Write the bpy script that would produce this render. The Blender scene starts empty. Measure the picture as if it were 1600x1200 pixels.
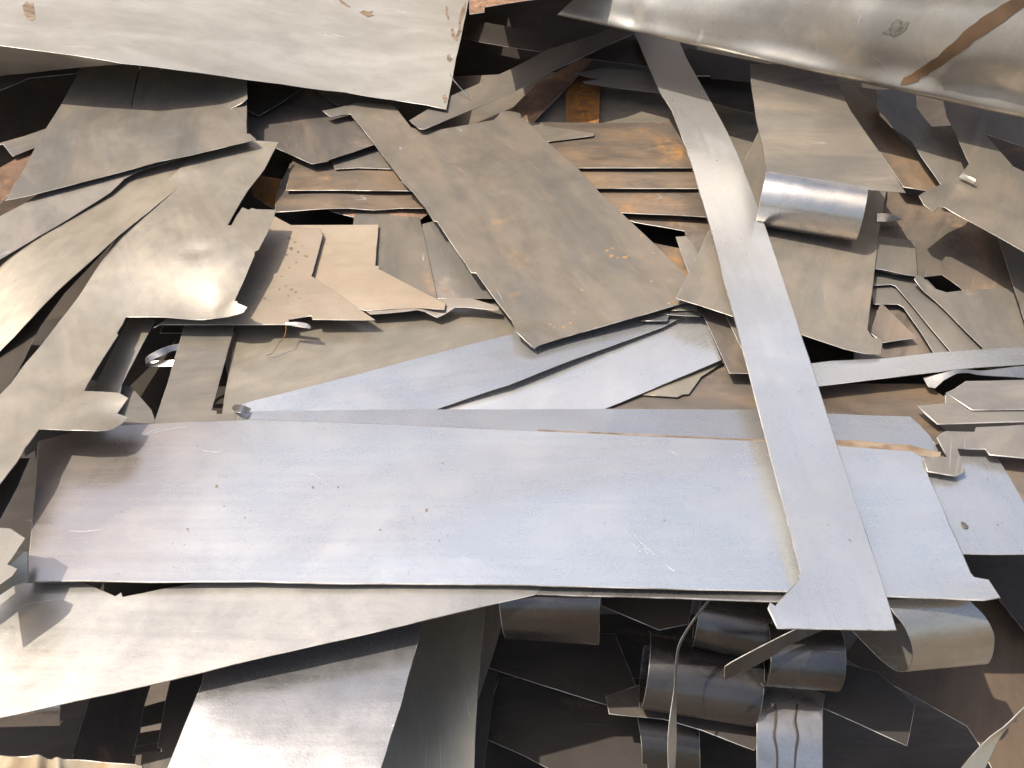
import bpy, bmesh, math, random, copy
import numpy as np
from mathutils import Vector, Matrix
from mathutils.geometry import tessellate_polygon
R = math.radians
sc = bpy.context.scene
col = sc.collection

# ------------------------------------------------------------------ camera
F_PX, PITCH, CAM_H = 1443.0, R(41), 1.1
cam = bpy.data.cameras.new('camera'); camo = bpy.data.objects.new('camera', cam); col.objects.link(camo)
cam.sensor_width = 36; cam.lens = 36 * F_PX / 1600; cam.clip_start = .02; cam.clip_end = 3000
camo.location = (0, 0, CAM_H); camo.rotation_euler = (math.pi/2 - PITCH, 0, 0)
sc.camera = camo
# ------------------------------------------------------------------ sky and sun
SUN_EL, SUN_AZ = R(65), R(-102)          # azimuth from +Y, negative = to the left
w = bpy.data.worlds.new('World'); sc.world = w; w.use_nodes = True
wn = w.node_tree.nodes; wl = w.node_tree.links
sky = wn.new('ShaderNodeTexSky'); sky.sky_type = 'NISHITA'; sky.sun_disc = False
sky.sun_elevation = SUN_EL; sky.sun_rotation = SUN_AZ
sky.air_density = 1.0; sky.dust_density = 4.5; sky.ozone_density = 1.0
bg = wn['Background']; bg.inputs['Strength'].default_value = .14
wl.new(sky.outputs[0], bg.inputs[0])
sun = bpy.data.lights.new('sun', 'SUN'); suno = bpy.data.objects.new('sun', sun); col.objects.link(suno)
sun.energy = 3.6; sun.angle = R(.53); sun.color = (1, .92, .80)
sd = Vector((math.sin(SUN_AZ)*math.cos(SUN_EL), math.cos(SUN_AZ)*math.cos(SUN_EL), math.sin(SUN_EL)))
suno.rotation_euler = sd.to_track_quat('Z', 'Y').to_euler(); suno.location = sd*5
sc.view_settings.view_transform = 'Standard'; sc.view_settings.look = 'None'
sc.view_settings.exposure = 0.40; sc.view_settings.gamma = 1
sc.cycles.max_bounces = 8; sc.cycles.caustics_reflective = False; sc.cycles.sample_clamp_indirect = 4

# ------------------------------------------------------------------ materials
def steel(name, c1, c2, rust=.3, rough=.45, metal=.9, speck=.5, bump=.12, rustcol=(.21, .115, .06), scale=3.0, streak=.5, scratch=.5, dirt=.3, endstain=None):
    m = bpy.data.materials.new(name); m.use_nodes = True
    nt = m.node_tree; N = nt.nodes; L = nt.links
    P = N['Principled BSDF']
    def nd(t, **k):
        n = N.new(t)
        for a, b in k.items(): setattr(n, a, b)
        return n
    tc = nd('ShaderNodeTexCoord'); oi = nd('ShaderNodeObjectInfo')
    mul = nd('ShaderNodeVectorMath', operation='SCALE'); mul.inputs[0].default_value = (37, 53, 71)
    L.new(oi.outputs['Random'], mul.inputs['Scale'])
    ad = nd('ShaderNodeVectorMath', operation='ADD'); L.new(tc.outputs['Object'], ad.inputs[0]); L.new(mul.outputs[0], ad.inputs[1])
    co = ad.outputs[0]
    def noise(sc_, det=6, ro=.55, dist=0, vec=None):
        n = nd('ShaderNodeTexNoise'); n.inputs['Scale'].default_value = sc_; n.inputs['Detail'].default_value = det
        n.inputs['Roughness'].default_value = ro; n.inputs['Distortion'].default_value = dist
        L.new(vec or co, n.inputs['Vector']); return n.outputs['Fac']
    def ramp(fac, a, b, lo=0, hi=1):
        n = nd('ShaderNodeMapRange'); n.interpolation_type = 'SMOOTHSTEP'
        n.inputs[1].default_value = a; n.inputs[2].default_value = b; n.inputs[3].default_value = lo; n.inputs[4].default_value = hi
        L.new(fac, n.inputs[0]); return n.outputs[0]
    def math_(op, a, b):
        n = nd('ShaderNodeMath', operation=op)
        for i, v in enumerate((a, b)):
            if isinstance(v, (int, float)): n.inputs[i].default_value = v
            else: L.new(v, n.inputs[i])
        return n.outputs[0]
    def mix(f, a, b):
        n = nd('ShaderNodeMix', data_type='RGBA')
        if isinstance(f, (int, float)): n.inputs[0].default_value = f
        else: L.new(f, n.inputs[0])
        for i, v in ((6, a), (7, b)):
            if isinstance(v, tuple): n.inputs[i].default_value = (*v, 1)
            else: L.new(v, n.inputs[i])
        return n.outputs[2]
    mp = nd('ShaderNodeMapping'); mp.inputs['Scale'].default_value = (3, 90, 1); L.new(co, mp.inputs[0])
    mb = nd('ShaderNodeMapping'); mb.inputs['Scale'].default_value = (1, 2.3, 1); L.new(co, mb.inputs[0])
    big = noise(scale, 7, .62, .5, mb.outputs[0])
    med = noise(scale*4.5, 7, .65, .4)
    fine = noise(160, 3, .7)
    stk = noise(1, 4, .6, .2, mp.outputs[0])
    c = mix(ramp(big, .36, .64), c1, c2)
    # dark dirt smudges
    dk = tuple(v*.38 for v in c1)
    dm = ramp(noise(scale*1.6, 8, .66, .5, mb.outputs[0]), .46, .68)
    c = mix(math_('MULTIPLY', dm, dirt), c, dk)
    c = mix(math_('MULTIPLY', ramp(stk, .45, .75), streak*.35), c, tuple(v*.55 for v in c2))
    c = mix(math_('MULTIPLY', ramp(fine, .5, .8), .3), c, tuple(v*.6 for v in c2))
    # rust patches and speckles
    r1 = noise(scale*1.7, 8, .62, .8)
    r1m = ramp(r1, .66-.3*rust, .80-.26*rust)
    r1m = math_('MULTIPLY', r1m, ramp(noise(60, 6, .75), .40, .60, .12, 1))
    r1m = math_('MULTIPLY', r1m, min(1, .06+rust*1.9))
    spk = math_('MULTIPLY', ramp(noise(110, 2, .5), .72, .77), ramp(noise(4, 4), .48, .66))
    spk = math_('MULTIPLY', spk, speck)
    rc = mix(noise(22, 6, .7), rustcol, tuple(v*1.7 for v in rustcol))
    c = mix(math_('MAXIMUM', r1m, spk), c, rc); rm = r1m
    # thin bright scratches
    sm = None
    for k, (ang, sx) in enumerate(((.5, 1.0), (-.9, 1.5))):
        mq = nd('ShaderNodeMapping'); mq.inputs['Rotation'].default_value = (0, 0, ang); mq.inputs['Scale'].default_value = (sx, sx*11, 1)
        mq.inputs['Location'].default_value = (k*3.1, k*7.7, 0)
        L.new(co, mq.inputs[0])
        v2 = nd('ShaderNodeTexNoise'); v2.inputs['Scale'].default_value = 1.0; v2.inputs['Detail'].default_value = 1; L.new(mq.outputs[0], v2.inputs['Vector'])
        s = ramp(math_('ABSOLUTE', math_('SUBTRACT', v2.outputs['Fac'], .5), 0), .0006, .0022, 1, 0)
        s = math_('MULTIPLY', s, ramp(noise(7+k*3, 2, .5), .58, .68))
        sm = s if sm is None else math_('MAXIMUM', sm, s)
    sm = math_('MULTIPLY', sm, scratch)
    c = mix(sm, c, (.85, .84, .82))
    if endstain:                            # a brown film that has crept in from one end of the sheet
        ge = nd('ShaderNodeNewGeometry'); sx_ = nd('ShaderNodeSeparateXYZ'); L.new(ge.outputs['Position'], sx_.inputs[0])
        es = ramp(math_('ADD', sx_.outputs['X'], math_('MULTIPLY', math_('SUBTRACT', big, .5), .9)), -.30, -.72, 0, 1)
        c = mix(math_('MULTIPLY', es, .8), c, endstain)
    vv = nd('ShaderNodeHueSaturation'); L.new(c, vv.inputs['Color'])
    mr = nd('ShaderNodeMapRange'); mr.inputs[3].default_value = .86; mr.inputs[4].default_value = 1.12; L.new(oi.outputs['Random'], mr.inputs[0]); L.new(mr.outputs[0], vv.inputs['Value'])
    mh = nd('ShaderNodeMapRange'); mh.inputs[3].default_value = .75; mh.inputs[4].default_value = 1.2
    fr_ = math_('FRACT', math_('MULTIPLY', oi.outputs['Random'], 17.3), 0); L.new(fr_, mh.inputs[0]); L.new(mh.outputs[0], vv.inputs['Saturation'])
    c = vv.outputs[0]
    L.new(c, P.inputs['Base Color'])
    met = math_('MULTIPLY', math_('SUBTRACT', 1, math_('MULTIPLY', rm, .92)), metal)
    met = math_('MULTIPLY', met, math_('SUBTRACT', 1, math_('MULTIPLY', dm, dirt*.5)))
    L.new(met, P.inputs['Metallic'])
    ro = math_('ADD', ramp(med, .3, .7, rough-.05, rough+.07), math_('MULTIPLY', rm, .28))
    ro = math_('ADD', ro, ramp(stk, .3, .7, -.025, .025))
    L.new(ro, P.inputs['Roughness'])
    P.inputs['Specular IOR Level'].default_value = .35
    b1 = nd('ShaderNodeBump'); b1.inputs['Strength'].default_value = bump; b1.inputs['Distance'].default_value = .02
    L.new(noise(5, 2, .4), b1.inputs['Height'])
    b2 = nd('ShaderNodeBump'); b2.inputs['Strength'].default_value = .10; b2.inputs['Distance'].default_value = .001
    L.new(noise(300, 3, .6), b2.inputs['Height']); L.new(b1.outputs[0], b2.inputs['Normal'])
    L.new(b2.outputs[0], P.inputs['Normal'])
    return m
MAT = {
 'blue':  steel('blue_mill_steel', (.74, .75, .745), (.68, .66, .635), scale=1.3, rust=.03, rough=.28, metal=.82, speck=.8, dirt=.08, streak=.15, scratch=0, bump=.04),
 'big':   steel('broad_blue_steel', (.83, .845, .835), (.79, .76, .725), scale=1.1, rust=.03, rough=.28, metal=.82, speck=1, dirt=.08, streak=.12, scratch=0, bump=.04, endstain=(.50, .42, .36)),
 'pale':  steel('pale_filmed_steel', (.50, .475, .435), (.44, .42, .385), rust=.06, rough=.32, metal=.72, speck=.6, dirt=.14, scratch=.8, streak=.2, bump=.06),
 'grey':  steel('grey_strip_steel', (.88, .87, .84), (.82, .80, .76), scale=1.2, rust=.04, rough=.32, metal=.82, speck=.8, dirt=.05, streak=.15, scratch=0, bump=.04),
 'tan':   steel('tan_filmed_steel', (.60, .515, .385), (.51, .445, .345), rust=.08, rough=.36, metal=.74, speck=.5, dirt=.16, scratch=.6, streak=.3, bump=.07),
 'beige': steel('beige_filmed_steel', (.56, .465, .36), (.50, .405, .305), rust=.22, rough=.38, metal=.45, speck=1, dirt=.25, scratch=.4, streak=.2, bump=.05, rustcol=(.22, .11, .05)),
 'dull':  steel('dull_stained_steel', (.30, .275, .24), (.42, .36, .29), rust=.25, rough=.38, metal=.6, speck=.7, dirt=.42, streak=.35, scratch=.5, bump=.07, rustcol=(.30, .16, .07)),
 'brown': steel('brown_stained_steel', (.21, .18, .15), (.37, .275, .195), rust=.4, rough=.40, metal=.5, speck=.6, dirt=.7, streak=.4, scratch=.4, rustcol=(.30, .165, .075)),
 'rust':  steel('rusted_steel', (.24, .13, .07), (.17, .10, .06), rust=.9, rough=.65, metal=.3, speck=.4, dirt=.6, scratch=0, rustcol=(.26, .125, .05)),
 'dark':  steel('oxidised_shade_steel', (.06, .05, .042), (.08, .064, .05), rust=.25, rough=.5, metal=.35, speck=.3, dirt=.4, scratch=.1),  # oxidised steel, blackened further to hold the shade of the gaps
 'shade': steel('grey_shaped_steel', (.58, .56, .53), (.47, .44, .40), rust=.14, rough=.27, metal=.9, speck=.4, dirt=.3, streak=.5),
 'loop': steel('shade_dimmed_curl_steel', (.18, .165, .15), (.12, .108, .098), rust=.2, rough=.28, metal=.9, speck=.5, dirt=.6, streak=.7, bump=.14),  # darker copy of the grey steel, the loops' shade put into its colour
 'front': steel('front_bent_steel', (.36, .355, .355), (.31, .30, .295), rust=.03, rough=.27, metal=.80, speck=.5, dirt=.2, streak=.3, scratch=1, bump=.05),
 'gold': steel('warm_curled_steel', (.68, .635, .55), (.54, .48, .38), rust=.18, rough=.28, metal=.85, speck=.5, dirt=.4, streak=.5, bump=.1, rustcol=(.26, .15, .07)),
 'olive': steel('olive_grey_steel', (.42, .41, .345), (.35, .335, .285), rust=.1, rough=.38, metal=.7, speck=.3, dirt=.3, streak=.2),
 'galv':  steel('pale_galvanised_sheet', (.50, .47, .41), (.42, .39, .335), rust=.06, rough=.42, metal=.45, speck=.9, dirt=.22, streak=.3, bump=.09, scratch=.3, rustcol=(.12, .075, .045)),
 'galv2': steel('dented_galvanised_sheet', (.44, .415, .36), (.34, .315, .27), rust=.10, rough=.45, metal=.58, speck=.7, dirt=.35, streak=.2, bump=.25, scratch=.3),
 'edge':  steel('bright_cut_edge', (.64, .61, .55), (.16, .14, .12), rust=.25, rough=.45, metal=.55, speck=0, dirt=.4, scratch=0, scale=7),
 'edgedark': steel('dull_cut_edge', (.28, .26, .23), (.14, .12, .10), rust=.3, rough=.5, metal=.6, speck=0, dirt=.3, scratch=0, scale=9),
 'crumple': steel('pale_crumpled_sheet', (.50, .44, .34), (.44, .32, .2), rust=.35, rough=.65, metal=.2, speck=.3, dirt=.2),
 'tape':  steel('brown_adhesive_band', (.155, .10, .062), (.11, .075, .05), rust=.4, rough=.65, metal=.1, speck=.3, dirt=.5, scratch=.4, rustcol=(.22, .12, .06)),
 'stain': steel('brown_stain', (.20, .14, .095), (.33, .26, .19), rust=.4, rough=.6, metal=.2, speck=.6, dirt=.6, scratch=.2, scale=14),
 'deep': steel('shade_dimmed_brown_steel', (.15, .115, .085), (.19, .14, .10), rust=.4, rough=.55, metal=.2, speck=.3, dirt=.4, scratch=.1),  # darker copy of the brown steel, with the void's shade in its colour
 'fleck': steel('orange_rust_fleck', (.40, .25, .13), (.33, .22, .13), rust=.3, rough=.6, metal=.2, speck=.5, dirt=.3, scratch=0, scale=20),
 'bright': steel('fresh_scratch', (.88, .88, .87), (.80, .80, .79), rust=0, rough=.3, metal=.8, speck=0, dirt=0, scratch=0),
 'paper': steel('worn_paper_label', (.30, .29, .25), (.20, .185, .155), rust=.5, rough=.6, metal=.2, speck=.8, dirt=1, scratch=0, scale=22, rustcol=(.06, .04, .025)),
 'soil':  steel('dark_soil', (.135, .10, .07), (.095, .072, .05), rust=.1, rough=.9, metal=0, speck=0, dirt=.3, scratch=0),
}

# ------------------------------------------------------------------ geometry helpers
CP, SP = math.cos(PITCH), math.sin(PITCH)
def ray(px, py):
    cx, cy = (px-800)/F_PX, (600-py)/F_PX
    return np.array((cx, CP + SP*cy, -SP + CP*cy))
def at(px, py, zmm):                       # the point at height z (mm above the big sheet) seen along a line of sight
    d = ray(px, py); t = (zmm*.001 - CAM_H)/d[2]
    return np.array((0, 0, CAM_H)) + d*t
class Surf:                                # a gently bent sheet: height over the ground through a few measured points
    def __init__(s, anchors, warp, seed):
        P = np.array([at(*a) for a in anchors]); s.P = P[:, :2]; n = len(P)
        s.w = None; s.warp = warp
        rs = random.Random(seed); s.ph = [(rs.uniform(3, 9), rs.uniform(3, 9), rs.uniform(0, 6), rs.uniform(.3, 1)) for _ in range(3)]
        s.dents = []
        if n <= 3:
            c = s.P.mean(0); A = np.c_[np.ones(n), s.P-c]
            s.c = c; s.lin = np.linalg.lstsq(A, P[:, 2], rcond=None)[0]
        else:
            s.c = s.P.mean(0)
            K = s.U(np.linalg.norm(s.P[:, None]-s.P[None], axis=2)) + np.eye(n)*1e-4
            A = np.c_[np.ones(n), s.P-s.c]
            M = np.block([[K, A], [A.T, np.zeros((3, 3))]])
            sol = np.linalg.lstsq(M, np.r_[P[:, 2], 0, 0, 0], rcond=None)[0]
            s.w, s.lin = sol[:n], sol[n:]
    @staticmethod
    def U(r): return np.where(r > 1e-9, r*r*np.log(np.maximum(r, 1e-9)), 0)
    def __call__(s, x, y):
        z = s.lin[0] + s.lin[1]*(x-s.c[0]) + s.lin[2]*(y-s.c[1])
        if s.w is not None: z += float(np.dot(s.w, s.U(np.hypot(s.P[:, 0]-x, s.P[:, 1]-y))))
        for fx, fy, p, a in s.ph: z += s.warp*a*math.sin(fx*x+fy*y+p)*.6
        for dx, dy, r, h in s.dents: z += h*math.exp(-((x-dx)**2+(y-dy)**2)/(r*r))
        return z
    def hit(s, px, py):
        d = ray(px, py); g = lambda t: CAM_H+d[2]*t-s(d[0]*t, d[1]*t)
        t = (s.lin[0]-CAM_H)/d[2]
        for _ in range(25):
            v = g(t); dv = (g(t+1e-4)-v)/1e-4
            st = -v/dv if dv < -.05 else v*2
            t += max(-.15, min(.15, st))
            if abs(st) < 1e-7: break
        return d[0]*t, d[1]*t, CAM_H+d[2]*t
COUNT = [0]; SURF = {}
def tag(o, label, cat, group=None):
    o['label'] = label; o['category'] = cat
    if group: o['group'] = group
def place(me, name, verts_world, faces, mats, mat_idx, sharp, axis, parent=None):
    V = np.array(verts_world); c = V.mean(0)
    if parent is not None: c = np.array(parent.location); axis = parent.rotation_euler.z
    ca, sa = math.cos(axis), math.sin(axis); D = V-c
    Lx = D[:, 0]*ca + D[:, 1]*sa; Ly = -D[:, 0]*sa + D[:, 1]*ca
    me.from_pydata(np.c_[Lx, Ly, D[:, 2]].tolist(), [], faces)
    for m in mats: me.materials.append(m)
    me.polygons.foreach_set('material_index', mat_idx)
    me.polygons.foreach_set('use_smooth', [True]*len(faces))
    key = {tuple(sorted(e)) for e in sharp}
    at_ = me.attributes.new('sharp_edge', 'BOOLEAN', 'EDGE')
    at_.data.foreach_set('value', [tuple(sorted(e.vertices)) in key for e in me.edges])
    o = bpy.data.objects.new(name, me); col.objects.link(o)
    if parent is not None: o.parent = parent
    else: o.location = c.tolist(); o.rotation_euler = (0, 0, axis)
    return o
def thicken(top, tris, t, nrm, mat_top=0, mat_edge=1):
    """top skin -> closed plate with a slightly rolled upper rim; returns verts, faces, mats, sharp edges"""
    n = len(top); top = np.array(top)
    cnt = {}
    for f in tris:
        for i in range(len(f)):
            a, b = f[i], f[(i+1) % len(f)]
            cnt[(a, b)] = cnt.get((a, b), 0)+1
    bnd = [e for e in cnt if (e[1], e[0]) not in cnt]
    out = {}
    for a, b in bnd:
        nn = nrm[a]+nrm[b]; e = top[b]-top[a]; o = np.cross(e, nn); l = np.linalg.norm(o)
        if l < 1e-12: continue
        o /= l
        for v in (a, b): out.setdefault(v, []).append(o)
    verts = [tuple(p) for p in top]; faces = [tuple(f) for f in tris]; mats = [mat_top]*len(faces); sharp = []
    bot = len(verts); verts += [tuple(top[i]-nrm[i]*t) for i in range(n)]
    faces += [tuple(bot+v for v in reversed(f)) for f in tris]; mats += [mat_top]*len(tris)
    r1, r2 = {}, {}
    for v, os in out.items():
        o = np.sum(os, axis=0); o /= max(np.linalg.norm(o), .35)
        r1[v] = len(verts); verts.append(tuple(top[v]+o*t*.50-nrm[v]*t*.2))
        r2[v] = len(verts); verts.append(tuple(top[v]+o*t*.72-nrm[v]*t*.6))
    for a, b in bnd:
        if a not in r1 or b not in r1: continue
        for (p, q) in (((a, b), (r1[a], r1[b])), ((r1[a], r1[b]), (r2[a], r2[b])), ((r2[a], r2[b]), (bot+a, bot+b))):
            faces.append((p[1], p[0], q[0], q[1])); mats.append(mat_edge)
        sharp += [(a, b), (bot+a, bot+b)]
    return verts, faces, mats, sharp
def sheet(name, cat, label, kind, outline, anchors, t=1.4, grid=.03, warp=.0004, dents=(), edge='edge', parent=None, group=None, jit=.00025, base=None):
    COUNT[0] += 1; rs = random.Random(COUNT[0]*7+1)
    if base is None: sf = Surf(anchors, warp, COUNT[0])
    else:                                  # a mark lying on another sheet takes that sheet's own bends
        sf = copy.copy(SURF[base.name]); sf.lin = sf.lin.copy(); sf.lin[0] += t*.001+.0003; parent = base; grid = .012; jit = 0
    for (px, py, r, h) in dents:
        q = sf.hit(px, py); sf.dents.append((q[0], q[1], r*.001, h*.001))
    pts = [sf.hit(px, py) for px, py in outline]
    a2 = sum(pts[i][0]*pts[(i+1) % len(pts)][1]-pts[(i+1) % len(pts)][0]*pts[i][1] for i in range(len(pts)))
    if a2 < 0: pts.reverse()
    poly, best, axis = [], 0, 0
    for i, p in enumerate(pts):
        q = pts[(i+1) % len(pts)]; L = math.hypot(q[0]-p[0], q[1]-p[1])
        if L > best: best, axis = L, math.atan2(q[1]-p[1], q[0]-p[0])
        poly.append((p[0], p[1])); k = int(L/.04)
        nx, ny = -(q[1]-p[1])/max(L, 1e-9), (q[0]-p[0])/max(L, 1e-9)
        for j in range(1, k+1):
            f = j/(k+1); d = rs.gauss(0, jit)
            poly.append((p[0]+(q[0]-p[0])*f+nx*d, p[1]+(q[1]-p[1])*f+ny*d))
    bm = bmesh.new()
    vs = [bm.verts.new((x, y, 0)) for x, y in poly]
    for tri in tessellate_polygon([[Vector((x, y, 0)) for x, y in poly]]):
        try: bm.faces.new([vs[i] for i in tri])
        except ValueError: pass
    xs = [p[0] for p in poly]; ys = [p[1] for p in poly]
    for lo, hi, no in ((min(xs), max(xs), (1, 0, 0)), (min(ys), max(ys), (0, 1, 0))):
        k = min(int((hi-lo)/grid), 110)
        for j in range(1, k+1):
            c = lo+(hi-lo)*j/(k+1)
            bmesh.ops.bisect_plane(bm, geom=bm.verts[:]+bm.edges[:]+bm.faces[:], dist=1e-6, plane_co=(c, c, 0), plane_no=no)
    bmesh.ops.remove_doubles(bm, verts=bm.verts[:], dist=2e-5)
    bm.normal_update()
    for f in bm.faces:
        if f.normal.z < 0: f.normal_flip()
    bm.verts.index_update()
    top, nrm = [], []
    for v in bm.verts:
        x, y = v.co.x, v.co.y; z = sf(x, y); e = .004
        gx, gy = (sf(x+e, y)-z)/e, (sf(x, y+e)-z)/e
        nn = np.array((-gx, -gy, 1)); top.append((x, y, z)); nrm.append(nn/np.linalg.norm(nn))
    tris = [tuple(v.index for v in f.verts) for f in bm.faces if f.calc_area() > 1e-10]
    bm.free()
    V, Fc, mi, sh = thicken(top, tris, t*.001, np.array(nrm))
    o = place(bpy.data.meshes.new(name), name, V, Fc, [MAT[kind], MAT[edge]], mi, sh, axis, parent)
    if parent is None: tag(o, label, cat, group); SURF[o.name] = sf
    return o
def flecks(base, spots, kind, seed):
    rs = random.Random(seed)
    for px, py, r in spots:
        n = 9; ph = rs.uniform(0, 6)
        sheet('rust_fleck', None, None, kind, [(px+r*rs.uniform(.45, 1.15)*math.cos(ph+k*2*math.pi/n), py+.62*r*rs.uniform(.45, 1.15)*math.sin(ph+k*2*math.pi/n)) for k in range(n)], None, t=.05, base=base, edge=kind)
def crom(P, n):
    P = np.array(P, float); P = np.vstack([2*P[0]-P[1], P, 2*P[-1]-P[-2]]); out = []
    for i in range(1, len(P)-2):
        for k in range(n):
            u = k/n; a, b, c, d = P[i-1:i+3]
            out.append(.5*((2*b)+(c-a)*u+(2*a-5*b+4*c-d)*u*u+(3*b-3*c+d-a)*u**3))
    out.append(P[-2]); return np.array(out)
def ribbon(name, cat, label, kind, left, right, t=1.5, n=8, m=6, edge='edge', parent=None, group=None, pix=True, flip=False, warp=0):
    COUNT[0] += 1; rs = random.Random(COUNT[0])
    if pix: left = [at(*p) for p in left]; right = [at(*p) for p in right]
    A, B = crom(left, n), crom(right, n)
    G = [[A[i]*(1-j/m)+B[i]*(j/m) for j in range(m+1)] for i in range(len(A))]
    if warp:
        G = [[p+np.array((0, 0, warp*math.sin(i*.7+j*1.3))) for j, p in enumerate(r)] for i, r in enumerate(G)]
    top = [p for r in G for p in r]; W = m+1
    tris = []
    for i in range(len(A)-1):
        for j in range(m):
            q = (i*W+j, (i+1)*W+j, (i+1)*W+j+1, i*W+j+1)
            tris.append(q if not flip else tuple(reversed(q)))
    T = np.array(top); nrm = np.zeros_like(T)
    for f in tris:
        a, b, c, d = (T[k] for k in f); nn = np.cross(c-a, d-b)
        for k in f: nrm[k] += nn
    nrm /= np.maximum(np.linalg.norm(nrm, axis=1, keepdims=True), 1e-12)
    V, Fc, mi, sh = thicken(top, tris, t*.001, nrm)
    ax = A[len(A)//2]; bx = B[len(A)//2]; axis = math.atan2(bx[1]-ax[1], bx[0]-ax[0])
    o = place(bpy.data.meshes.new(name), name, V, Fc, [MAT[kind], MAT[edge]], mi, sh, axis, parent)
    if parent is None: tag(o, label, cat, group)
    return o
def tube(name, cat, label, kind, pts, r, parent=None):
    P = crom([at(*p) for p in pts], 6); n = len(P); V, Fc = [], []
    for i in range(n):
        d = P[min(i+1, n-1)]-P[max(i-1, 0)]; d /= np.linalg.norm(d)
        u = np.cross(d, (.3, .2, 1)); u /= np.linalg.norm(u); v = np.cross(d, u)
        for k in range(6):
            a = k*math.pi/3; V.append(tuple(P[i]+(u*math.cos(a)+v*math.sin(a))*r*.001))
    for i in range(n-1):
        for k in range(6): Fc.append((i*6+k, i*6+(k+1) % 6, (i+1)*6+(k+1) % 6, (i+1)*6+k))
    Fc += [tuple(range(5, -1, -1)), tuple((n-1)*6+k for k in range(6))]
    o = place(bpy.data.meshes.new(name), name, V, Fc, [MAT[kind]], [0]*len(Fc), [], 0, parent)
    if parent is None: tag(o, label, cat)
    return o
# ------------------------------------------------------------------ ground under the heap
gm = bpy.data.meshes.new('ground')
gb = bmesh.new(); bmesh.ops.create_grid(gb, x_segments=90, y_segments=90, size=30)
rg = random.Random(3)
for v in gb.verts:                        # flat under the heap, rising to an added unseen bank that reflects brown
    f = max(0, min(1, (v.co.y-4)/2.5)); v.co.z = -1.3 + rg.uniform(-.02, .02) + 6.1*f*f*(3-2*f) + f*rg.uniform(-.25, .25)
gb.to_mesh(gm); gb.free(); gm.materials.append(MAT['soil'])
go = bpy.data.objects.new('ground', gm); col.objects.link(go); go['kind'] = 'structure'; go['label'] = 'dark dirty ground under the scrap heap, rising to an added unseen bank behind'

S, RB = sheet, ribbon
SH, ST, OC = 'sheet metal', 'metal strip', 'scrap offcut'
# ------------------------------------------------------------------ the heap: lower sheets first
G_ST = 'stacked plates in the middle of the heap'
G_CURL = 'curled strips under the front edge'
G_NEST = 'nested punched plates on the right'
# dark filler plates added deep down to keep the gaps black
S('steel_sheet', SH, 'added dark brown filler plate deepest in the heap behind the long diagonal strip', 'dark',
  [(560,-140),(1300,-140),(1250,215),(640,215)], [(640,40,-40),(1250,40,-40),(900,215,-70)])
S('steel_sheet', SH, 'added dark filler plate deep in the black gap below the pale panel at upper left', 'dark',
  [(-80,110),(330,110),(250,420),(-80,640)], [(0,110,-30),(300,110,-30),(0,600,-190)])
S('steel_sheet', SH, 'added dark brown filler plate deep under the middle plates, seen through narrow gaps', 'dark',
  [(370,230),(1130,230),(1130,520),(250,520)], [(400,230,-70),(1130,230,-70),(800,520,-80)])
S('steel_sheet', SH, 'added dark filler plate deep under the notched left sheet beside the bright hook', 'dark',
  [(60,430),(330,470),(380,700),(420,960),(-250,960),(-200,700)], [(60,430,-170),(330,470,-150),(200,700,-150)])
S('steel_sheet', SH, 'added dark filler plate deep under the nested punched plates on the right', 'dark',
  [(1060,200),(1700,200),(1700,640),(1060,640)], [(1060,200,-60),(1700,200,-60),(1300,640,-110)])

# ---------------------------------------------------------------- middle: base plates
S('steel_sheet', SH, 'large taupe sheet lying flat behind the bluish strips, shadowed along its back', 'tan',
  [(372,495),(347,648),(380,668),(470,660),(760,560),(850,500),(780,455),(560,440)], [(372,495,-16),(347,648,-22),(850,500,-16)])
S('steel_sheet', SH, 'taupe plate left of the fine rusty seam beside the large centre plate', 'dull',
  [(555,330),(655,340),(661,362),(683,467),(600,480),(540,430)], [(555,330,4),(660,350,4),(683,467,2)])
S('steel_sheet', SH, 'dark stained plate right of the fine rusty seam, under the centre plate edge', 'dull',
  [(661,350),(720,335),(790,466),(683,466),(661,362)], [(661,350,3),(720,335,3),(683,466,0)])
S('steel_strip', ST, 'narrow strip with a wavy front edge and a V dip beside the pointed plate', 'beige',
  [(560,478),(579,491),(605,489),(637,486),(652,484),(665,487),(683,496),(696,490),(711,480),(730,480),(779,485),(779,479),(735,466),(700,466),(640,470)],
  [(570,484,6),(637,486,10),(652,484,11),(684,496,2),(711,480,10),(779,484,8),(700,466,6),(640,470,6)], grid=.01)
S('steel_sheet', SH, 'light beige plate with a square end and a long point, bent lip at its tip', 'beige',
  [(430,352),(591,351),(586,415),(593,416),(591,420),(692,472),(696,474),(694,484),(660,481),(620,482),(570,485),(555,480),(430,430)],
  [(430,352,10),(591,351,12),(586,415,12),(692,474,14),(570,485,8),(440,430,8)])
S('steel_sheet', SH, 'beige plate speckled with rust, its corner cut to a sharp point', 'beige',
  [(240,512),(250,507),(446,507),(485,513),(481,508),(452,504),(450,499),(487,493),(489,499),(586,500),(540,468),(486,431),(488,426),(504,367),(500,358),(455,352),(429,338),(380,420)],
  [(250,507,22),(586,500,14),(429,338,24),(504,367,22)], grid=.02)
e1 = [o for o in col.objects if o.get('label', '').startswith('beige plate speckled with rust')][0]
flecks(e1, [(452,372,4),(461,378,3),(455,388,5),(466,394,3.5),(472,384,2.5),(448,398,3),(478,400,4),(463,410,2.5),(452,418,2),(446,447,3),(455,452,4),(462,456,3),(450,462,2.5),(468,466,2),(436,452,2.5),(414,466,3.5),(421,470,2.5),(470,440,1.8),(484,470,1.6),(440,432,1.8)], 'stain', 11)
tube('wire', 'wire', 'thin twisted brown wire hanging off the rust-speckled plate', 'rust', [(446,506,26),(447,514,20),(444,527,14),(436,536,6),(430,545,-2),(425,552,-8),(417,555,-14)], .9)
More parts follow.
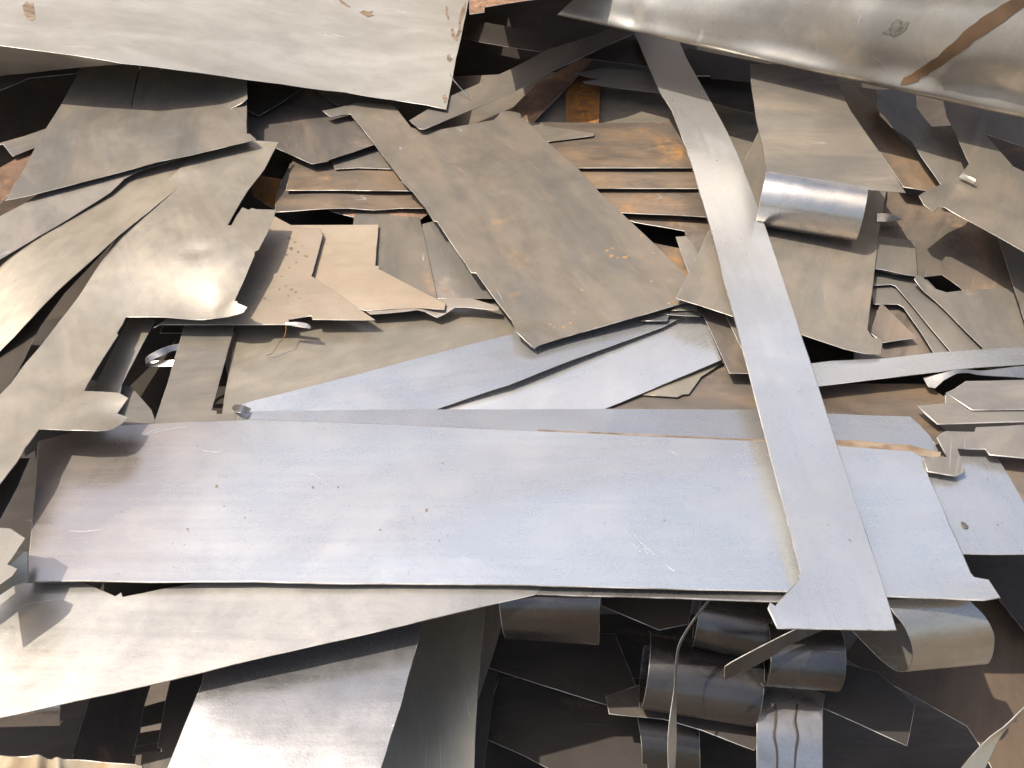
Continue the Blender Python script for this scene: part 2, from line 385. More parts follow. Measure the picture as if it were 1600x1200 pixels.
RB('curled_strip', ST, 'short curled sliver at the front edge of the rust-speckled plate', 'shade',
  [(446,505,28),(462,504,31),(478,506,30),(485,510,27)], [(447,508,26),(462,509,29),(478,511,28),(485,513,26)], m=2)
# strips left of the taupe sheet
S('steel_sheet', SH, 'brown plate tucked under the jagged lug of the left sheet', 'dull',
  [(120,590),(205,605),(236,640),(246,668),(150,690),(100,650)], [(120,590,-30),(246,668,-20),(150,690,-20)])
S('steel_strip', ST, 'narrow shadowed strip under the notch of the left sheet', 'tan',
  [(205,490),(242,500),(190,600),(182,640),(128,640),(160,580)], [(205,490,10),(242,500,8),(160,640,-4)])
RB('curled_strip', ST, 'bright hook-shaped strip of steel shining in the dark gap', 'shade',
  [(296,534,-8),(268,540,-4),(250,546,0),(235,554,-2),(227,561,-10),(230,564,-20),(250,564,-22),(296,562,-20)],
  [(296,545,-14),(270,548,-10),(256,554,-6),(243,560,-8),(229,568,-16),(232,572,-26),(250,573,-28),(296,571,-26)], m=3, n=6)
S('steel_strip', ST, 'pinkish taupe upright strip with a foot, right of the bright hook', 'dull',
  [(291,500),(369,500),(341,600),(330,641),(338,642),(338,647),(420,644),(470,650),(460,670),(225,690),(240,664),(262,600)],
  [(291,500,-4),(369,500,-4),(240,664,-3),(440,660,-3)])

# ---------------------------------------------------------------- middle: plates under and around the centre plate
S('steel_sheet', SH, 'grey brown plate in shade behind the orange stacked plates', 'dull',
  [(690,120),(1215,100),(1215,330),(1060,330),(1045,205),(640,215),(560,190)], [(690,120,5),(1215,100,5),(800,215,0)])
S('steel_strip', ST, 'short upright orange strip standing out between darker plates at top', 'rust',
  [(884,110),(938,112),(935,200),(885,200)], [(884,110,22),(938,112,22),(885,200,12)])
S('steel_strip', ST, 'rusty diagonal strip left of the short orange strip', 'rust',
  [(795,176),(832,192),(865,158),(902,120),(930,88),(905,90),(885,104),(840,130),(817,152)], [(795,176,24),(832,192,22),(925,90,40)])
S('steel_strip', ST, 'rusty strip with front edge low beside the dark gap right of the centre plate', 'brown',
  [(930,325),(992,347),(1050,357),(1105,368),(1125,345),(1000,310)], [(930,325,0),(1105,368,4),(1000,310,0)])
S('steel_sheet', SH, 'brown plate deep in the triangular gap right of the centre plate', 'brown',
  [(980,372),(1062,388),(1079,436),(1050,450),(980,420)], [(980,372,-30),(1062,388,-30),(1050,450,-30)])
S('steel_offcut', OC, 'small tan triangular offcut at the right of the dark gap', 'dull',
  [(1056,370),(1072,369),(1095,397),(1079,433),(1070,408)], [(1056,370,10),(1095,397,12),(1079,433,12)])
S('steel_offcut', OC, 'small brown offcut wedged against the grey triangular plate', 'brown',
  [(1070,361),(1106,366),(1114,370),(1093,400),(1072,370)], [(1070,361,10),(1114,370,14),(1093,400,12)])
S('steel_sheet', SH, 'salmon pink rusty plate corner pointing forward under the stacked plates', 'rust',
  [(505,320),(520,331),(560,341),(600,350),(635,359),(652,346),(670,333),(660,305),(540,300)], [(505,320,4),(635,359,2),(670,333,4)])
S('steel_sheet', SH, 'lowest stacked plate with a wavy front edge left and right of the centre plate', 'brown',
  [(454,255),(432,302),(430,331),(465,329),(507,326),(545,325),(585,328),(625,325),(664,325),(820,329),(971,332),(1060,336),(1108,339),(1112,300),(800,270)],
  [(430,331,16),(507,326,22),(585,328,15),(664,325,20),(971,332,20),(1108,339,22),(454,255,16),(1112,300,22)], group=G_ST, t=2)
S('steel_sheet', SH, 'second stacked plate with a straight light front edge, brown stained', 'brown',
  [(459,246),(447,297),(545,297),(642,298),(780,296),(930,294),(1100,294),(1092,250),(800,230)], [(459,246,26),(447,297,28),(1100,294,34)], group=G_ST, t=2)
S('steel_offcut', OC, 'small dusty plate end with a dark front edge beside the grey polygon plate', 'dull',
  [(517,250),(524,264),(560,262),(617,264),(640,264),(620,225),(560,225)], [(517,250,34),(640,264,34),(560,225,34)])
S('steel_sheet', SH, 'topmost stacked plate, orange tan, right of the centre plate', 'brown',
  [(700,200),(829,191),(940,192),(1048,191),(1060,215),(1087,262),(905,262),(700,263)], [(829,191,40),(1048,191,42),(905,262,42),(1087,262,44)], group=G_ST, t=2.2)
S('steel_strip', ST, 'pointed dark sliver lying on the topmost orange stacked plate', 'dull',
  [(829,192),(860,198),(928,208),(927,212),(857,221),(840,215)], [(829,192,46),(928,210,48),(857,221,46)])
S('steel_offcut', OC, 'reddish plate piece in the small dark gap by the left sheet slot', 'rust',
  [(392,272),(440,280),(434,304),(428,326),(396,306)], [(392,272,0),(440,280,4),(396,306,-6)])

# polygon plate and shaded plates above it
S('steel_sheet', SH, 'grey polygon plate with a pale front edge below the pale panel', 'brown',
  [(384,150),(389,208),(400,217),(440,235),(487,256),(512,252),(515,249),(550,238),(586,225),(625,215),(580,140),(480,120)],
  [(389,208,52),(487,256,50),(586,225,54),(480,120,60)])
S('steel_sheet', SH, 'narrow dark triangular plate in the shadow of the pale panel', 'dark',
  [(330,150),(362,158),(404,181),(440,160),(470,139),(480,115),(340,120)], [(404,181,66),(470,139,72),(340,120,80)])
S('steel_sheet', SH, 'brown plate shaded by the pale panel behind the centre plate tab', 'dull',
  [(470,125),(520,160),(534,169),(620,170),(650,120)], [(470,125,64),(534,169,62),(650,120,66)])

# ---------------------------------------------------------------- dark plates at the top, under the panels
S('steel_sheet', SH, 'brown torn plate edge at the very top between both panels', 'rust',
  [(733,-14),(734,22),(756,19),(757,11),(800,4),(842,-2),(900,-12),(1000,-40),(1060,-250),(690,-250)], [(690,-250,370),(732,22,340),(900,-12,340)])
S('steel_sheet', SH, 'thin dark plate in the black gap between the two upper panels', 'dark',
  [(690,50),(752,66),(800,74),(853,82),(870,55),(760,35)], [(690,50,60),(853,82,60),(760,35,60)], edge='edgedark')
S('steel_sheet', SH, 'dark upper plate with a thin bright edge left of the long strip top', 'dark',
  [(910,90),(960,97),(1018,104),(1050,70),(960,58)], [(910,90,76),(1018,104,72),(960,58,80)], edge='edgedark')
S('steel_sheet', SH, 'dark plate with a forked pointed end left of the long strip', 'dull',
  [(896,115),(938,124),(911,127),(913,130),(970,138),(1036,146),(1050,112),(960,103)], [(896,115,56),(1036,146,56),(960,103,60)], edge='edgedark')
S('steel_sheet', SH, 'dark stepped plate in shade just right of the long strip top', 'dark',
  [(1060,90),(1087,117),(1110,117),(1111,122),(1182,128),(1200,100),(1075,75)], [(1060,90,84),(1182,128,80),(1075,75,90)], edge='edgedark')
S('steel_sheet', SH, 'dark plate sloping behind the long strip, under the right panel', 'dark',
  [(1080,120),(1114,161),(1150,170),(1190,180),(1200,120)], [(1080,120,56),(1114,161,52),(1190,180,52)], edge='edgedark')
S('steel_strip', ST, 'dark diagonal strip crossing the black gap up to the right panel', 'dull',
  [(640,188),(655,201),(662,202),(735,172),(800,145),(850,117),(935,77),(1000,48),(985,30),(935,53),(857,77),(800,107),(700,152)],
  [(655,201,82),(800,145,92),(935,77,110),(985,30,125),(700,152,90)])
tube('wire', 'wire', 'short thin rod poking out beside the right edge of the pale panel', 'shade', [(700,113,150),(709,125,135),(720,138,115),(732,151,98)], 1.3)

# ---------------------------------------------------------------- bluish strips and the main sheet
S('steel_sheet', SH, 'brown plate in the shadows between the angled bluish strips and the long strip', 'brown',
  [(930,640),(1000,600),(1120,560),(1195,585),(1215,650),(930,650)], [(930,640,-14),(1120,560,-14),(1215,650,-14)])
S('steel_offcut', OC, 'small pale triangular offcut lying behind the front bluish sheet', 'tan',
  [(1005,617),(1058,620),(1066,616),(1076,615),(1095,588),(1135,562),(1050,590)], [(1005,617,-9),(1076,615,-8),(1135,562,-6)])
S('steel_strip', ST, 'grey angled strip with a square right end below the bluish strip', 'grey',
  [(660,650),(790,602),(1030,500),(1090,470),(1108,515),(1127,562),(1080,582),(1036,600),(946,638),(930,655)], [(660,650,-10),(1090,470,8),(1127,562,4),(946,638,-8)])
S('steel_strip', ST, 'bluish angled strip tapering left, under the tip of the centre plate', 'blue',
  [(365,646),(372,634),(400,625),(500,600),(640,563),(800,522),(850,490),(1060,465),(1078,488),(1035,511),(910,556),(795,601),(740,619),(680,640),(520,655),(420,655)],
  [(372,634,-5),(500,600,0),(800,522,12),(1060,465,20),(1035,511,13),(795,601,7),(680,640,-4),(420,655,-8),(520,655,-8)])
RB('curled_strip', ST, 'tiny curled ring of steel at the left tip of the bluish strip', 'shade',
  [(388,645,2),(382,646,9),(374,645,13),(366,642,9),(363,638,2),(366,641,-4)], [(391,639,2),(386,637,9),(379,634,13),(371,633,9),(366,634,2),(368,638,-4)], m=3, n=5)
S('steel_strip', ST, 'long bluish sheet whose back edge shows behind the biggest sheet', 'blue',
  [(370,648),(400,643),(560,641),(700,640),(946,639),(1185,640),(1290,646),(1422,651),(1438,665),(1452,680),(1466,704),(1420,725),(1200,720),(800,700),(380,680)],
  [(370,648,-2),(700,640,1),(1185,640,0),(1422,651,-2),(1466,704,-3),(800,700,-3)])
nb = [o for o in col.objects if o.get('label', '').startswith('long bluish sheet')][0]
S('rust_line', None, None, 'stain', [(1285,688),(1340,688),(1400,694),(1420,695),(1455,704),(1470,706),(1469,716),(1440,712),(1425,707),(1310,699),(1285,698)], None, t=.5, base=nb, edge='stain')
S('rust_line', None, None, 'stain', [(840,671),(900,674),(1000,678),(1100,683),(1200,687),(1200,692),(1000,682),(840,674.5)], None, t=.5, base=nb, edge='stain')
S('steel_sheet', SH, 'rusty brown plate edge behind the long strip bottom, right of it', 'brown',
  [(1230,600),(1445,600),(1485,626),(1440,640),(1485,680),(1462,694),(1440,668),(1260,668)], [(1230,600,-8),(1485,626,-8),(1462,694,-9)])
S('steel_sheet', SH, 'brown plate at the right margin beyond the bluish right sheet', 'brown',
  [(1530,690),(1680,690),(1700,870),(1610,820)], [(1530,690,-26),(1680,690,-26),(1610,820,-26)])
S('steel_sheet', SH, 'bluish sheet at right with a chip lying on it, over the dark void', 'blue',
  [(1420,722),(1470,712),(1557,713),(1580,750),(1600,786),(1670,890),(1670,868),(1600,866),(1550,866),(1500,865),(1470,810),(1430,760)],
  [(1470,712,-9),(1557,713,-9),(1600,866,-9),(1500,865,-9)])
S('steel_sheet', SH, 'narrow plate peeping out under the front edge of the biggest sheet', 'shade',
  [(785,905),(787,926),(900,930),(1000,932),(1090,935),(1200,939),(1260,940),(1260,905)], [(787,926,-11),(1260,940,-10),(785,905,-10)], t=2.4)
S('steel_sheet', SH, 'biggest sheet, broad bluish white plate across the foreground', 'big',
  [(60,690),(110,676),(185,665),(300,659),(400,656),(600,663),(800,672),(1000,681),(1190,690),(1310,697),(1425,705),(1444,717),(1450,744),(1462,770),(1483,820),(1504,867),(1516,895),(1522,902),(1544,906),(1562,933),(1537,937),(1470,934),(1387,931),(1250,924),(1060,920),(790,913),(500,911),(400,908),(230,909),(132,907),(41,909),(48,850),(55,770)],
  [(60,690,-2),(400,656,4),(800,672,4),(1190,690,3),(1425,705,1),(1504,867,0),(41,909,0),(400,908,2),(790,913,2),(1250,924,1),(1480,934,0),(1556,930,8),(1530,915,2)], t=2.2, grid=.02, warp=.0009)
bigs = [o for o in col.objects if o.get('label', '').startswith('biggest sheet')][0]
for (x0, y0, x1, y1, bw, wd) in ((980,826,1012,862,2,1.3),(985,846,1001,863,0,.8),(972,822,990,838,1,.5),(990,832,1006,852,1,.5),(1002,848,1022,868,-1,.5),(1006,858,1012,865,0,1),(1164,734,1178,752,0,.9),(1153,736,1160,741,0,.8),(1047,703,1058,711,0,.9),(98,828,165,826,3,.9),(478,738,500,749,-2,.8),(498,748,511,758,0,.8),(215,690,252,669,-4,1),(222,683,300,667,-4,1.2),(240,676,268,668,-2,.8),(312,702,356,704,3,.8),(640,890,637,900,0,1),(1225,836,1240,856,0,.7),(560,702,572,712,1,.7),(1040,880,1055,893,1,.7)):
    L = math.hypot(x1-x0, y1-y0); nx, ny = -(y1-y0)/L, (x1-x0)/L; up, dn = [], []
    for k in range(7):
        f = k/6; o_ = bw*4*f*(1-f); h = wd*(.25+.75*math.sin(math.pi*f))*.55
        cx, cy = x0+(x1-x0)*f+nx*o_, y0+(y1-y0)*f+ny*o_; up.append((cx+nx*h, cy+ny*h)); dn.append((cx-nx*h, cy-ny*h))
    S('scratch', None, None, 'bright', up+dn[::-1], None, t=.08, base=bigs, edge='bright')
for st in ([(337,757),(341,758),(340,762),(336,761)],
           [(487,760),(490,759),(491,762),(488,764)], [(664,796),(668,794),(668,799),(665,801)], [(526,760),(529,760),(529,763)], [(1036,811),(1040,812),(1039,815)], [(690,722),(693,723),(692,726)]):
    S('rust_fleck', None, None, 'stain', st, None, t=.06, base=bigs, edge='stain')
S('steel_offcut', OC, 'small Z-shaped plate with bright cut ends beside the right bluish sheet', 'dull',
  [(1465,684),(1470,679),(1479,674),(1524,675),(1526,668),(1600,664),(1680,662),(1680,720),(1600,715),(1547,710),(1540,701),(1495,700),(1501,718),(1507,736),(1492,743),(1450,736),(1443,715),(1481,714)],
  [(1465,684,10),(1507,736,7),(1600,690,14)], t=2.4)
S('steel_offcut', OC, 'tiny pale chip lying on the bluish sheet at right', 'edge',
  [(1502,815),(1507,816),(1513,822),(1512,825),(1506,823)], [(1507,820,-6)], t=1)
# bits between centre plate and long strip
S('steel_offcut', OC, 'small slant-ended tab lying in front of two thin slips under the centre plate', 'shade',
  [(1002,501),(1015,491),(1046,490),(1042,501)], [(1002,501,24),(1046,490,25),(1042,501,23)])
S('steel_offcut', OC, 'thin slip of plate just behind the small slant-ended tab', 'shade',
  [(1030,489),(1050,484),(1092,487),(1094,494),(1050,492)], [(1030,489,28),(1092,487,28),(1050,492,27)])
S('steel_offcut', OC, 'small dull slip tucked nearest the grey triangular plate', 'dull',
  [(1050,485),(1062,474),(1090,474),(1086,484)], [(1050,485,34),(1090,474,34),(1062,474,36)])
S('steel_strip', ST, 'short brown strip ending square, left against the long strip', 'brown',
  [(1080,470),(1100,494),(1120,538),(1140,583),(1160,583),(1180,583),(1170,520),(1150,470)], [(1080,470,22),(1140,583,14),(1180,583,16)])
S('steel_offcut', OC, 'thin dark slip between the short brown strip and the long strip', 'dull',
  [(1130,485),(1145,515),(1160,546),(1176,575),(1170,520),(1150,480)], [(1130,485,30),(1176,575,22),(1150,480,32)])

# ---------------------------------------------------------------- right: nested punched plates
S('steel_sheet', SH, 'brown plate lowest among the nested punched plates on the right', 'brown',
  [(1335,420),(1500,470),(1560,560),(1560,580),(1420,580),(1335,580)], [(1335,420,-14),(1560,560,-14),(1335,580,-14)], group=G_NEST)
S('steel_offcut', OC, 'small triangular punched plate with a straight front edge by the grey plate corner', 'brown',
  [(1376,474),(1384,480),(1396,492),(1414,510),(1432,528),(1405,531),(1380,535),(1360,520)], [(1384,480,6),(1432,528,4),(1380,535,4)], group=G_NEST)
S('steel_sheet', SH, 'lower nested plate with a narrow rib edge, right of the triangular punched plate', 'dull',
  [(1360,444),(1365,475),(1382,475),(1403,475),(1412,480),(1426,500),(1440,520),(1460,552),(1465,566),(1520,566),(1470,490),(1420,445)],
  [(1365,475,2),(1460,552,2),(1420,445,2)], group=G_NEST)
S('steel_sheet', SH, 'middle nested plate with a long straight rib edge', 'dull',
  [(1360,418),(1360,446),(1392,444),(1400,447),(1425,476),(1450,507),(1488,552),(1500,566),(1570,566),(1490,480),(1440,428)],
  [(1365,445,10),(1488,552,10),(1440,428,10)], group=G_NEST)
S('steel_sheet', SH, 'topmost nested plate with a curled bright tip beside the black hole', 'dull',
  [(1429,436),(1434,430),(1441,432),(1449,441),(1458,450),(1479,457),(1506,454),(1575,450),(1620,455),(1660,575),(1540,575),(1536,543),(1508,516),(1480,487),(1462,470),(1445,456)],
  [(1432,434,32),(1445,447,22),(1479,457,20),(1575,450,20),(1536,543,20),(1660,575,20)], group=G_NEST, grid=.015)
S('steel_sheet', SH, 'rust-stained tan plate under the shadow of the torn upper right sheet', 'brown',
  [(1350,296),(1460,305),(1625,330),(1625,458),(1575,452),(1506,454.5),(1498,447),(1472,429),(1440,432.5),(1400,428),(1350,415)], [(1350,296,20),(1625,330,20),(1472,429,18),(1575,452,18)])
S('steel_offcut', OC, 'square grey plate with stepped corner at the right edge of the grey triangular plate', 'dull',
  [(1355,366),(1372,369),(1400,372),(1429,376),(1431,404),(1433,432),(1405,427),(1380,421),(1350,417)], [(1372,369,32),(1429,376,30),(1433,432,30),(1350,417,32)])
RB('curled_strip', ST, 'small curled fin sticking out right of the rolled plate', 'shade',
  [(1370,334,46),(1385,334,48),(1398,337,47),(1407,341,44)], [(1370,347,40),(1385,346.5,42),(1398,345,42),(1408,342,42)], m=3)
S('steel_strip', ST, 'dark strip along the right margin under the torn sheet', 'dull',
  [(1545,330),(1560,372),(1577,425),(1600,497),(1625,570),(1700,570),(1700,360)], [(1545,330,46),(1600,497,36),(1700,360,50)])
S('steel_strip', ST, 'bluish strip running right from the long strip below the nested plates', 'blue',
  [(1230,610),(1250,570),(1300,564),(1385,560),(1460,551),(1535,546),(1640,538),(1680,562),(1600,569),(1512,575),(1445,583),(1360,593),(1280,603)],
  [(1230,610,24),(1385,560,26),(1680,562,30),(1445,583,28)])
S('steel_strip', ST, 'wavy-edged strip end curling up below the bluish right strip', 'shade',
  [(1443,590),(1451,604),(1461,606),(1474,594),(1495,583),(1515,582),(1540,586),(1600,590),(1680,592),(1680,568),(1600,572),(1512,578),(1470,584)],
  [(1443,590,16),(1461,606,10),(1485,585,26),(1500,580,30),(1530,585,22),(1600,590,22),(1680,580,22)], grid=.01)
S('steel_offcut', OC, 'lower of two plates with bright slanted ends at the right margin', 'dull',
  [(1434,634),(1449,648),(1465,662),(1530,660),(1600,658),(1680,656),(1680,615),(1500,605),(1478,618),(1478,631)],
  [(1434,634,14),(1465,662,10),(1680,640,20)], t=2.4)
S('steel_offcut', OC, 'upper of two plates with bright slanted ends at the right margin', 'dull',
  [(1479,614),(1499,627),(1519,640),(1600,639),(1680,638),(1680,592),(1600,594),(1510,596),(1492,608)],
  [(1479,614,20),(1519,640,18),(1680,615,28)], t=2.4)

# ---------------------------------------------------------------- right: plates under the right panel
S('steel_sheet', SH, 'shaded plate between the rolled plate and the curving narrow plate', 'brown',
  [(1300,130),(1372,140),(1374,180),(1395,202),(1420,230),(1442,255),(1470,292),(1450,298),(1412,292),(1370,230)], [(1300,130,90),(1470,292,66),(1372,140,90)])
S('steel_strip', ST, 'curving narrow plate right of the rolled plate, bent near the panel', 'dull',
  [(1368,140),(1372,172),(1382,180),(1397,200),(1425,220),(1440,245),(1470,288),(1530,300),(1540,250),(1500,195),(1456,198),(1432,168),(1430,140)],
  [(1368,140,128),(1382,180,116),(1425,220,106),(1470,288,92),(1540,250,100),(1500,195,104),(1430,140,128)])
S('steel_sheet', SH, 'upper right sheet with a torn curled corner and a long straight edge', 'dull',
  [(1474,155),(1480,182),(1487,195),(1501,226),(1515,256),(1500,276),(1471,288),(1445,300),(1436,306),(1444,320),(1460,331),(1466,322),(1477,324),(1520,348),(1560,370),(1600,393),(1700,450),(1700,300),(1650,284),(1600,268),(1583,260),(1560,234),(1537,208),(1570,219),(1600,229),(1700,262),(1700,190)],
  [(1474,155,158),(1515,256,148),(1471,288,146),(1440,306,156),(1460,330,144),(1477,324,146),(1600,393,146),(1700,450,146),(1700,230,160)], grid=.018)
RB('steel_offcut', OC, 'torn bright tab curling up from the upper right sheet', 'tan',
  [(1499,277,152),(1502,273,157),(1505,271,161)], [(1521,287,152),(1524,285,157),(1525,281,160)], m=3)
S('steel_sheet', SH, 'grey triangular plate on which the rolled plate rests', 'dull',
  [(1057,466),(1082,414),(1107,363),(1138,301),(1187,203),(1384,215),(1384,300),(1376,345),(1372,370),(1364,440),(1355,515),(1362,526),(1379,531),(1376,554),(1350,552),(1320,545),(1251,522),(1145,494),(1090,476)],
  [(1057,466,58),(1187,203,46),(1384,260,40),(1376,554,34),(1145,494,58),(1290,400,44)])
vp = S('steel_sheet', SH, 'stained plate whose front end rolls under into a shiny curl', 'dull',
  [(1172,100),(1174,130),(1182,187),(1192,230),(1198,268),(1240,274.5),(1300,283.5),(1357,292.3),(1358,296),(1380,298),(1415,301),(1392,265),(1365,225),(1330,175),(1316,147),(1300,100)],
  [(1172,100,190),(1316,147,188),(1199,272,172),(1415,301,170)], edge='edgedark')
# the rolled front end: a part of that plate
def roll(E1, E2, r, a0, a1, n=9, drift=0):
    E1, E2 = np.array(E1), np.array(E2); ax = E2-E1; ax[2] = 0; ax /= np.linalg.norm(ax)
    f = np.array((ax[1], -ax[0], 0)); L, Rr = [], []
    for i in range(n):
        a = a0+(a1-a0)*i/(n-1); s, c = math.sin(a), math.cos(a)
        for P, out in ((E1, L), (E2, Rr)): out.append(P+f*r*s+np.array((0, 0, r*(c-1)))+f*drift*i)
    return L, Rr
E1, E2 = at(1198,268,172), at(1357,292,170.6)
l_, r_ = roll(E1, E2, .060, 0, 3.6)
RB('rolled_end', None, None, 'shade', l_, r_, parent=vp, pix=False, m=10, n=4, flip=False)

# ---------------------------------------------------------------- left side
S('steel_offcut', OC, 'rusty flake of plate at the left margin below the black gap', 'rust',
  [(-60,300),(0,262),(25,248),(45,236),(62,230),(44,270),(14,304),(0,318),(-60,350)], [(-60,300,60),(62,230,66),(0,318,58)])
S('steel_offcut', OC, 'grey plate corner at the left margin, half in the panel shadow', 'dull',
  [(-60,240),(5,222),(40,212),(80,198),(74,222),(50,232),(20,244),(5,225)], [(-60,240,76),(80,198,82),(20,244,76)])
S('steel_strip', ST, 'stained strip with a dark front edge lowest of the left bands, brown streaks', 'dull',
  [(-70,372),(0,338),(34,320),(80,290),(190,255),(290,236),(277,249),(217,267),(194,279),(172,301),(90,352),(0,405),(-70,450)],
  [(-70,372,92),(0,405,84),(172,301,88),(290,236,98),(80,290,96)], edge='edgedark')
S('steel_strip', ST, 'dark strip lying just below the curved shiny left strip', 'dark',
  [(195,350),(170,384),(100,458),(62,510),(38,560),(12,606),(-20,660),(-70,720),(-70,560),(80,430)], [(195,350,46),(12,606,30),(-70,560,10)], edge='edgedark')
S('steel_strip', ST, 'curved left strip with a bright sheen where it bends down', 'tan',
  [(-70,440),(0,392),(100,333),(180,270),(290,230),(345,225),(270,300),(187,366),(152,398),(120,427),(87,457),(50,496),(22,526),(0,548),(-70,630),(-90,540)],
  [(0,392,78),(180,270,80),(345,225,84),(187,366,76),(120,427,74),(60,470,66),(50,496,60),(0,500,50),(0,548,34),(-70,600,0),(-70,440,58)], grid=.018)
S('steel_sheet', SH, 'short brown plate end glimpsed behind the left sheet near its foot', 'dark',  # dark colour stands in for shadow left of the biggest sheet
  [(-40,800),(0,740),(24,716),(46,716),(28,760),(0,812),(-40,850)], [(-40,800,40),(46,716,34),(0,812,40)])
S('steel_sheet', SH, 'small brown plates glimpsed in the dark gap left of the notched sheet', 'brown',
  [(10,545),(42,538),(62,540),(50,560),(14,588),(-10,600)], [(10,545,-40),(62,540,-40),(14,588,-40)])
S('steel_sheet', SH, 'large notched left sheet with a jagged lug and a round dent', 'tan',
  [(330,215),(435,222),(412,265),(385,300),(368,328),(355,352),(362,352),(371,336),(379,324),(388,328),(394,325),(400,327),(431,328),(418,362),(404,390),(398,393),(397,400),(382,434),(366,470),(370,471),(371,474),(379,477),(386,480),(380,488),(371,491),(355,495),(335,497),(265,496),(196,495),(190,508),(182,520),(184,523),(160,560),(136,600),(131,611),(158,612),(185,614),(200,622),(191,634),(182,646),(199,652),(190,661),(178,669),(168,672),(150,673),(105,672),(61,670),(50,685),(39,699),(33,711),(26,722),(13,738),(0,755),(-70,850),(-70,720),(0,617),(17,600),(40,568),(67,537),(94,501),(122,465),(151,420),(180,376),(212,338),(250,295),(291,252)],
  [(330,215,94),(435,222,90),(385,300,82),(431,328,80),(250,295,76),(180,376,66),(300,400,74),(366,470,64),(386,480,62),(340,480,46),(335,497,42),(260,497,44),(196,495,46),(67,537,56),(136,600,56),(130,640,64),(200,622,58),(199,652,50),(150,673,66),(61,670,66),(17,600,60),(0,755,76),(-70,800,76),(-70,720,70)],
  dents=[(308,392,26,-5),(305,402,70,2)], grid=.012, warp=.001)
S('steel_sheet', SH, 'large slotted plate at upper left, half in the shadow of the pale panel', 'dull',
  [(130,60),(122,115),(95,165),(66,210),(45,250),(28,280),(17,300),(8,313),(20,311),(48,305),(75,298),(130,284),(180,271),(250,252),(300,242),(350,230),(400,218),(390,209),(385,209),(385,165),(383,120),(384,80),(262,60),(249,157),(246,157),(255,60),(232,60),(207,166),(204,166),(226,60)],
  [(130,60,140),(122,115,134),(8,313,108),(180,271,104),(400,218,112),(384,80,130)], warp=.001)
S('steel_sheet', SH, 'upper flap with a curling end lying on the slotted left plate', 'dull',
  [(232,206),(237,183),(241,160),(256,95),(384,95),(386,154),(378,161),(366,167),(335,177),(300,188),(265,197)],
  [(232,206,113),(241,160,122),(256,95,134),(384,95,140),(386,154,134),(366,167,121),(300,188,116)], grid=.015)

# ---------------------------------------------------------------- the centre plate and the long strip
S('steel_sheet', SH, 'large leaning centre plate, grey with faint orange rust spots', 'dull',
  [(504,173),(516,182),(521,182),(534,179),(548,178),(566,200),(585,224),(600,245),(629,282),(627,283),(634,289),(646,300),(665,324),(678,345),(684,346),(686,350),(714,392),(728,412),(737,426),(744,426),(747,430),(770,462),(800,500),(804,510),(805,517),(820,531),(835,544),(838,541),(850,536),(900,521),(950,507),(1010,490),(1057,476),(1085,468),(1105,450),(1075,432),(1022,381),(970,332),(936,300),(900,260),(850,217),(812,177),(800,174),(783,173),(780,179),(772,187),(730,195),(677,204),(660,204),(642,199),(628,181),(615,164),(560,160)],
  [(504,173,84),(521,182,76),(548,178,76),(615,164,78),(629,282,62),(747,430,46),(804,510,36),(810,519,40),(835,544,26),(850,536,28),(945,508,34),(1057,476,44),(1075,432,50),(936,300,60),(800,174,74),(840,360,54)],
  dents=[(760,290,160,3),(930,420,150,-2)], grid=.02, warp=.0012, t=1.8)
dp = [o for o in col.objects if o.get('label', '').startswith('large leaning centre plate')][0]
flecks(dp, [(948,392,4),(957,388,3),(955,400,5),(966,403,3.5),(977,402,5),(983,399,3),(1003,401,3),(1021,396,2.5),(1018,410,2),(909,453,3),(1018,440,3),(860,507,3),(866,512,2.5),(892,505,4),(881,511,3),(897,488,2.5),(947,459,2),(1053,473,4),(1045,474,3),(1001,368,3),(1003,371,2),(840,465,2),(953,434,2.5),(1050,450,2),(925,492,2)], 'fleck', 12)
S('steel_strip', ST, 'long bent strip laid across everything, from right panel to front edge', 'grey',
  [(990,50),(1000,70),(1012,100),(1032,145),(1050,172),(1072,230),(1090,287),(1112,362),(1130,432),(1150,505),(1175,600),(1200,696),(1225,790),(1252,897),(1247,898),(1251,905),(1232,925),(1212,948),(1208,945),(1204,942),(1201,951),(1208,965),(1215,981),(1300,982),(1400,984),(1375,900),(1342,800),(1307,695),(1285,625),(1277,600),(1250,520),(1225,442),(1200,367),(1175,300),(1160,260),(1148,232),(1136,206),(1122,180),(1100,140),(1084,112),(1072,90),(1055,50)],
  [(990,50,95),(1055,50,95),(1050,172,92),(1110,155,92),(1072,230,89),(1145,220,89),(1112,362,81),(1200,367,81),(1150,505,68),(1250,520,66),(1200,696,37),(1307,695,30),(1252,897,26),(1375,900,20),(1201,951,32),(1215,981,24),(1400,984,16)], grid=.018, t=2)

